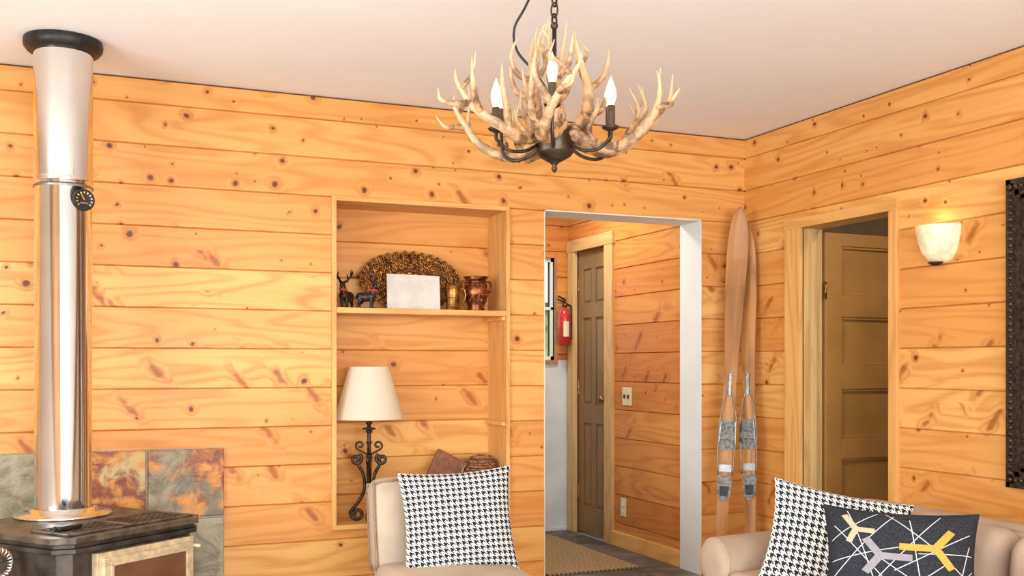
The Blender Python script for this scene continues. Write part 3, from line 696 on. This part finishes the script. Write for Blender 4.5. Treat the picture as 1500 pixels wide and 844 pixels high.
# ------------------------------------------------------------------ skis
def ski(bot,top,nrm,shov,seedv):
    bot=Vector(bot);top=Vector(top); ax=(top-bot); L=ax.length; ax.normalize()
    n=Vector(nrm); n=(n-ax*n.dot(ax)).normalized(); w=ax.cross(n).normalized()
    def pt(s,a,d): return bot+ax*s+w*a+n*d
    prof=[(0,.024),(.01,.029),(.25,.032),(.5,.033),(.75,.033),(.9,.033),(1.05,.034),(1.2,.037),(1.35,.043),(1.5,.050),(1.65,.056),(1.8,.059),(1.88,.058),(1.95,.053),(2.0,.045),(2.04,.034),(2.065,.022),(2.085,.008)]
    k=L/2.085; mb=MB(); vs=[];uv={};fs=[]
    for i,(s,h) in enumerate(prof):
        h=h*shov if s>1.2 else h
        th=.012+.008*math.exp(-((s-.95)/.4)**2) if s<1.7 else .009
        bend=0.0 if s<1.6 else .06*((s-1.6)/.48)**2
        for a,d in((-h,0),(h,0),(h,th),(h*.35,th+.004),(-h*.35,th+.004),(-h,th)):
            uv[len(vs)]=(s,a); vs.append(tuple(pt(s*k,a,d+bend)))
    for i in range(len(prof)-1):
        for j in range(6): fs.append((i*6+j,i*6+(j+1)%6,(i+1)*6+(j+1)%6,(i+1)*6+j))
    fs.append(tuple(range(6))); fs.append(tuple((len(prof)-1)*6+j for j in range(6)))
    mb.add(vs,fs,SKIW,uv,seedv,False)
    def plate(pts,d0,d1,mat):
        P=[tuple(pt(s,a,d0)) for s,a in pts]+[tuple(pt(s,a,d1)) for s,a in pts]; n_=len(pts)
        mb.add(P,[tuple(range(n_)),tuple(reversed(range(n_,2*n_)))]+[(i,(i+1)%n_,n_+(i+1)%n_,n_+i) for i in range(n_)],mat)
    def bx(s0,s1,a0,a1,d0,d1,mat): plate([(s0,a0),(s0,a1),(s1,a1),(s1,a0)],d0,d1,mat)
    plate([(.46,-.018),(.455,0),(.46,.018),(.49,.036),(.56,.04),(.60,.037),(.60,-.037),(.56,-.04),(.49,-.036)],.018,.026,STRAP)
    plate([(.485,-.02),(.485,.02),(.54,.026),(.54,-.026)],.026,.029,BLACK)
    bx(.62,.66,-.034,.034,.018,.022,STEEL2)
    plate([(.74,-.040),(.74,.040),(.80,.047),(.90,.040),(.91,.030),(.91,-.030),(.90,-.040),(.80,-.047)],.020,.027,STRAP)
    for sg in(-1,1): plate([(.78,sg*.048),(.78,sg*.043),(.90,sg*.036),(.90,sg*.041)],.02,.055,STEEL2)
    bx(.80,.835,-.046,.046,.047,.054,STRAP)
    for a in (-.015,.015): mb.ball(tuple(pt(.87,a,.028)),.005,STEEL2,8,5)
    P=[pt(.60,-.040,.03),pt(.78,-.047,.035),pt(.92,-.043,.04),pt(1.0,-.030,.035),pt(1.07,-.012,.03),pt(1.10,0,.03),pt(1.07,.012,.03),pt(1.0,.030,.035),pt(.92,.043,.04),pt(.78,.047,.035),pt(.60,.040,.03)]
    mb.tube(catmull(P,5),.0032,STEEL2,8)
    bx(1.05,1.17,-.007,.007,.022,.034,STEEL2); mb.tube([pt(1.16,-.012,.03),pt(1.16,.012,.03)],.005,STEEL2,8)
    mb.build('wooden_ski')
ski((3.268,4.80,.0),(3.505,4.935,2.105),(-.50,-.86,0),1.0,.31)
ski((3.470,4.77,.0),(3.574,4.955,2.05),(-.80,-.60,0),.92,.66)
# ------------------------------------------------------------------ pillows
def pillow(name,c,w,h,T,yaw,tilt,roll,mat,strips=None):
    M=Matrix.Translation(c)@Matrix.Rotation(math.radians(yaw),4,'Z')@Matrix.Rotation(math.radians(-tilt),4,'X')@Matrix.Rotation(math.radians(roll),4,'Y')
    def surf(u,v,side,off=0):
        x=w/2*u*(1-.09*(1-v*v)*abs(u)**2); z=h/2*v*(1-.09*(1-u*u)*abs(v)**2)
        t=T/2*(max(0,(1-u**4)*(1-v**4)))**.55 
        t*=1+.05*math.sin(7*u+3*v+c[0]*9)*math.sin(5*v-2*u)
        return (x,side*(t+off),z)
    mb=MB(); mb.M=M; n=36
    g=[math.sin(math.pi/2*(-1+2*i/n)) for i in range(n+1)]
    for side in(-1,1):
        vs=[surf(u,v,side) for u in g for v in g]; uv={i:(g[i//(n+1)]*w/2+.5,g[i%(n+1)]*h/2+.5) for i in range((n+1)**2)}
        fs=[(i*(n+1)+j,(i+1)*(n+1)+j,(i+1)*(n+1)+j+1,i*(n+1)+j+1) for i in range(n) for j in range(n)]
        if side>0: fs=[f[::-1] for f in fs]
        mb.add(vs,fs,mat,uv,.5,True)
    edge=[surf(-1,v,0) for v in g]+[surf(u,1,0) for u in g[1:]]+[surf(1,v,0) for v in reversed(g[:-1])]+[surf(u,-1,0) for u in reversed(g[1:-1])]
    mb.tube(edge,.003,mat,6,closed=True)
    for (p,q,wd,m,off) in (strips or []):
        p=Vector(p);q=Vector(q); d=(q-p); L=d.length; d.normalize(); nn=Vector((-d.y,d.x)); k=max(2,int(L/.05)); vs=[]
        for i in range(k+1):
            s=p+d*L*i/k
            for e in(-1,0,1):
                a=s+nn*wd*e; vs.append(surf(max(-.99,min(.99,a.x)),max(-.99,min(.99,a.y)),-1,off))
        mb.add(vs,[(i*3+j,(i+1)*3+j,(i+1)*3+j+1,i*3+j+1) for i in range(k) for j in range(2)],m,None,None,True)
    return mb.build(name,merge=False)
# ------------------------------------------------------------------ slipper chair
ch=empty('slipper_chair'); cx0,cx1=1.20,1.77; cc=(cx0+cx1)/2; hw=(cx1-cx0)/2
mb=MB(); M=rotT((cc,4.43,.30),0,-9)
mb.rbox((0,.0,.20),(hw,.065,.205),.05,FAB,5,5,M=M,puff=(0,.02,.012))
mb.build('back',ch,merge=True)
mb=MB(); mb.rbox((cc,4.13,.265),(hw,.31,.075),.05,FAB,5,5,puff=(0,0,.018)); mb.rbox((cc,4.13,.19),(hw-.01,.30,.04),.02,FAB,3,3)
mb.build('seat',ch,merge=True)
mb=MB(); 
e=hw-.008; pts=[(-e,-.055,.0),(-e-.001,-.055,.34),(-e+.03,-.052,.387),(0,-.058,.40),(e-.03,-.052,.387),(e+.001,-.055,.34),(e,-.055,0)]
mb.tube(catmull(pts,6),.006,PIPING,8,M=M); mb.tube([(p[0],.055,p[2]) for p in catmull(pts,6)],.006,PIPING,8,M=M)
mb.build('piping',ch)
mb=MB()
for x in(cx0+.05,cx1-.05):
    for y in(3.87,4.40): mb.tube([(x,y,.16),(x,y,0)],[.024,.014],DKWOOD,12)
mb.build('legs',ch)
pillow('houndstooth_cushion',(1.530,4.225,.530),.50,.455,.15,-12,13,-3,HOUND)
# ------------------------------------------------------------------ sofa
so=empty('tan_sofa')
X0,X1,Y0,Y1=2.25,3.16,1.55,3.48
mb=MB()
mb.rbox(((X0+X1)/2+.02,(Y0+Y1)/2,.22),((X1-X0)/2-.03,(Y1-Y0)/2-.02,.12),.03,FABT,3,3); mb.build('base',so,merge=True)
mb=MB()
for yc in((Y0+Y1)/2-.39,(Y0+Y1)/2+.39): mb.rbox((X0+.36,yc,.36),(.36,.385,.07),.05,FABT,5,6,puff=(.01,0,.025))
mb.build('seat_cushions',so,merge=True)
def rollarm(yc,name):
    mb=MB(); x0,x1=X0+.03,X1-.1; r=.10; zc=.442
    mb.rbox(((x0+x1)/2,yc,.27),((x1-x0)/2,.085,.19),.03,FABT,3,3)
    pr=[(0.0001,-.012),(.05,-.014),(.085,-.008),(r,.012)]+[(r+.008*math.sin(math.pi*k/10),.012+(x1-x0-.02)*k/10) for k in range(11)]+[(r*.8,x1-x0),(0.0001,x1-x0)]
    mb.lathe(pr,(0,0,0),FABT,28,M=Matrix.Translation((x0,yc,zc))@Matrix.Rotation(math.pi/2,4,'Y'))
    mb.tube([(x0+.006,yc+.095*math.cos(2*math.pi*k/30),zc+.095*math.sin(2*math.pi*k/30)) for k in range(30)],.005,FABT,6,closed=True)
    mb.build(name,so,merge=False)
rollarm(Y1-.10,'arm_far'); rollarm(Y0+.10,'arm_near')
mb=MB(); M=rotT((X1-.14,(Y0+Y1)/2,.23),0,0,6)
mb.rbox((0,0,.21),(.11,(Y1-Y0)/2-.02,.215),.09,FABT,6,8,M=M)
mb.tube([(-.075,-.85,.405),(-.075,.85,.405)],.006,FABT,8,M=M)
mb.build('back',so,merge=True)
mb=MB()
for yc in((Y0+Y1)/2-.385,(Y0+Y1)/2+.385): mb.rbox((-.15,yc-(Y0+Y1)/2,.25),(.085,.375,.155),.07,FABT,6,6,M=M,puff=(.03,0,.02))
mb.build('back_cushions',so,merge=True)
mb=MB()
for x in(X0+.1,X1-.1):
    for y in(Y0+.1,Y1-.1): mb.tube([(x,y,.11),(x,y,0)],[.03,.02],DKWOOD,12)
mb.build('feet',so)
pillow('houndstooth_cushion',(2.560,3.01,.560),.50,.39,.15,-32,18,11,HOUND)
st=[]
lines=[((-.95,-.3),(-.1,.85)),((-.9,.6),(.3,-.9)),((-.7,.9),(-.2,-.8)),((-.2,.9),(.9,-.2)),((.1,.8),(.3,-.9)),((.5,.9),(-.5,-.5)),((.9,.6),(-.1,-.1)),((.95,0),(.2,-.8)),((-.95,0),(.0,.3)),((-.5,-.9),(.6,.1)),((.6,-.9),(.9,.4)),((-.9,-.6),(.2,-.4)),((-.95,.35),(-.3,.9)),((.2,.2),(.95,.25)),((-.3,.1),(.6,-.6))]
for p,q in lines: st.append((p,q,.006,WTHR,.0012))
def Y(cx,cy,a,s,w,m):
    for k,l in((0,1.2),(125,1),(-125,1)):
        t=math.radians(a+k); st.append(((cx,cy),(cx+s*l*math.cos(t),cy+s*l*math.sin(t)),w,m,.0028))
Y(.42,.30,180,.38,.055,ORNG); Y(-.28,.12,0,.34,.055,GREY); Y(-.6,.55,120,.25,.045,TAN); Y(.55,-.45,200,.30,.05,GREY); Y(-.25,-.62,10,.30,.05,TAN)
pillow('patterned_cushion',(2.475,2.60,.545),.485,.40,.15,-38,22,2,CHAR,st)
# ------------------------------------------------------------------ chandelier
cd=empty('antler_chandelier'); CX,CY,CZ=1.367,2.897,0
mb=MB()
def interp(r,n): 
    R=[]
    for i in range(n):
        t=i/(n-1)*(len(r)-1); j=min(int(t),len(r)-2); R.append(r[j]+(r[j+1]-r[j])*(t-j))
    return R
def antler(az,beam,br,tines,jit,sgn=1):
    M=Matrix.Translation((CX,CY,0))@Matrix.Rotation(math.radians(az),4,'Z')
    g=random.Random(jit); J=lambda p,a=.008:(p[0]+g.uniform(-a,a),sgn*p[1]+g.uniform(-a,a),p[2]+g.uniform(-a,a))
    q=catmull([J(p,.006) for p in beam],7); R=interp(br,len(q))
    R=[r*(1+.07*math.sin(i*1.7+jit)) for i,r in enumerate(R)]
    mb.tube(q,R,ANT,10,M=M,tcol=True)
    for fr,r0,ds in tines:
        i=int(fr*(len(q)-1)); p=q[i]; pts=[p]+[p+Vector((d[0],sgn*d[1],d[2])) + Vector((g.uniform(-.01,.01),g.uniform(-.012,.012),g.uniform(-.01,.01))) for d in ds]
        c=catmull(pts,5); mb.tube(c,interp([r0*1.1,r0*.9,r0*.65,.0015],len(c)),ANT,8,M=M,tcol=True)
low=[(.05,0,1.935),(.10,.03,1.905),(.16,.055,1.892),(.225,.06,1.905),(.285,.045,1.940),(.325,.015,1.99),(.342,-.02,2.045),(.340,-.03,2.085)]
for k in range(6):
    antler(12+60*k,low,[.022,.0215,.019,.0165,.014,.010,.006,.0015],[
        (.20,.011,[(.0,-.02,.05),(.02,-.03,.10),(.015,-.02,.145)]),
        (.42,.0125,[(.015,.03,.05),(.045,.045,.115),(.035,.035,.19)]),
        (.60,.0115,[(.03,.03,.03),(.055,.05,.075),(.05,.05,.145)]),
        (.70,.010,[(.045,-.01,.0),(.07,-.03,.012),(.085,-.04,.035)]),
        (.80,.007,[(-.01,.03,.03),(-.02,.05,.06),(-.02,.055,.10)])],k*3+1,1 if k%2 else -1)
for k in range(5):
    up_=[(.045,0,1.94),(.085,.02,1.975),(.110,.035,2.03),(.108,.03,2.09),(.086,.0,2.16),(.058,-.02,2.23+.045*(k%2))]
    antler(50+72*k,up_,[.021,.021,.018,.014,.009,.0015],[
        (.30,.011,[(.04,.02,.02),(.075,.04,.05),(.085,.04,.10)]),
        (.55,.0105,[(.04,-.02,.03),(.065,-.035,.08),(.055,-.03,.13)]),
        (.72,.008,[(.0,.03,.03),(.01,.045,.07),(.0,.05,.11)]),
        (.58,.008,[(-.03,.0,.05),(-.045,.0,.11),(-.05,.01,.20)])],k*7+2,-1 if k%2 else 1)
mb.build('antlers',cd)
mb=MB(); c=(CX,CY,0)
mb.lathe([(.0001,1.812),(.006,1.816),(.010,1.826),(.006,1.834),(.013,1.842),(.028,1.850),(.05,1.862),(.058,1.872),(.06,1.878),(.06,1.935),(.063,1.94),(.063,1.948),(.052,1.952),(.02,1.958),(.012,1.97)],c,BRONZE,32)
mb.tube([(CX,CY,1.96),(CX,CY,2.27)],.007,BRONZE); mb.ball((CX,CY,1.99),.018,BRONZE); mb.ball((CX,CY,2.27),.012,BRONZE)
for k in range(6):
    az=math.radians(3+60*k); M=Matrix.Translation((CX,CY,0))@Matrix.Rotation(az,4,'Z'); zz=(1.975,1.93)[k%2]
    mb.tube(catmull([(.05,0,1.90),(.10,0,1.872),(.155,0,1.868),(.193,0,1.893),(.20,0,zz-.03),(.20,0,zz-.01)],6),.0055,BRONZE,8,M=M)
    mb.lathe([(.0055,zz-.014),(.022,zz-.006),(.026,zz),(.018,zz+.004),(.012,zz+.004)],(.20,0,0),BRONZE,18,M=M)
    mb.lathe([(.0125,zz),(.0125,zz+.062),(.010,zz+.064),(.0001,zz+.064)],(.20,0,0),CANDLE,16,M=M)
mb.build('hub_and_arms',cd)
mb=MB()
for k in range(6):
    az=math.radians(3+60*k); zz=(1.975,1.93)[k%2]+.064
    mb.lathe([(.009,0),(.0125,.012),(.0165,.028),(.0155,.045),(.009,.065),(.003,.082),(.0001,.09)],(CX+.2*math.cos(az),CY+.2*math.sin(az),zz),BULB,16)
mb.build('flame_bulbs',cd)
mb=MB(); z=2.285; i=0
while z<H-.03:
    M=Matrix.Translation((CX,CY,z))@Matrix.Rotation(math.radians(90*(i%2)+30),4,'Z')
    mb.torus((0,0,0),.012,.0032,BRONZE,M=M,seg=16,sz=1.9,n=6); z+=.034; i+=1
mb.lathe([(.0001,H-.03),(.015,H-.028),(.05,H-.012),(.06,H-.001)],c,BRONZE,28)
R_=Vector((.9212,-.3892,0))
def cp(px_,pz): 
    v=Vector((CX,CY,pz))+R_*px_; return tuple(v)
mb.tube(catmull([cp(0,1.98),cp(-.02,2.06),cp(-.06,2.125),cp(-.115,2.19),cp(-.125,2.26),cp(-.09,2.33),cp(-.05,2.42),cp(-.02,H-.02)],7),.004,BLACK,8)
mb.build('chain_and_cord',cd)
# ------------------------------------------------------------------ outside
mb=MB(); mb.box((-12,-14,-.4),(14,20,-.06),LEAF); mb.build('ground')
bm=bmesh.new(); bmesh.ops.create_icosphere(bm,subdivisions=4,radius=1)
from mathutils import noise
for v in bm.verts: v.co*=1+.25*noise.noise(v.co*3)+.1*noise.noise(v.co*9)
me=bpy.data.meshes.new('garden_shrub'); bm.to_mesh(me); bm.free(); me.materials.append(LEAF)
ob=bpy.data.objects.new('garden_shrub',me); COL.objects.link(ob); ob.location=(3.9,9.5,.65); ob.scale=(1.5,1,1.15)
# ------------------------------------------------------------------ lights
def area(name,loc,rot,sx,sy,p,col):
    l=bpy.data.lights.new(name,'AREA'); l.shape='RECTANGLE'; l.size=sx; l.size_y=sy; l.energy=p; l.color=col
    o=bpy.data.objects.new(name,l); COL.objects.link(o); o.location=loc; o.rotation_euler=[math.radians(a) for a in rot]
def point(name,loc,p,col,r=.03):
    l=bpy.data.lights.new(name,'POINT'); l.energy=p; l.color=col; l.shadow_soft_size=r
    o=bpy.data.objects.new(name,l); COL.objects.link(o); o.location=loc
area('added_fill_rear',(.8,-2.17,1.45),(101,0,0),4.1,1.5,285,(.89,.955,1))  # soft light added outside the invented rear window
area('added_fill_left',(-2.37,1.75,1.45),(101,0,-90),2.8,1.35,170,(.89,.955,1))  # added soft light entering by the invented left window
point('sconce_light',(XR-.06,3.537,1.86),.35,(1,.72,.42),.03)
point('lamp_light',(lx,ly,lz+.67),.8,(1,.75,.45),.03)
area('hall_fill',(2.75,6.0,H-.02),(0,0,0),.3,.3,22,(1,.93,.84))  # added fill that brightens the hall; no fixture there
area('closet_fill',(4.3,3.6,2.48),(0,0,0),.25,.25,15,(1,.86,.66))  # fill added so the open door does not go dark
point('bulb_light',(CX,CY,2.13),1.2,(1,.70,.38),.12)
w=bpy.data.worlds.new('World'); S.world=w; w.use_nodes=True
w.node_tree.nodes['Background'].inputs[0].default_value=(.90,.95,1,1); w.node_tree.nodes['Background'].inputs[1].default_value=1.3
S.view_settings.view_transform='Standard'
S.view_settings.exposure=0.0
# ------------------------------------------------------------------ camera
cam=bpy.data.cameras.new('camera'); co=bpy.data.objects.new('camera',cam); COL.objects.link(co)
cam.sensor_width=36; cam.lens=1505/1500*36; cam.shift_y=113/1500
co.location=(0,0,1.213); co.rotation_euler=(math.radians(90),0,math.radians(-22.9)); cam.clip_start=.05
S.camera=co
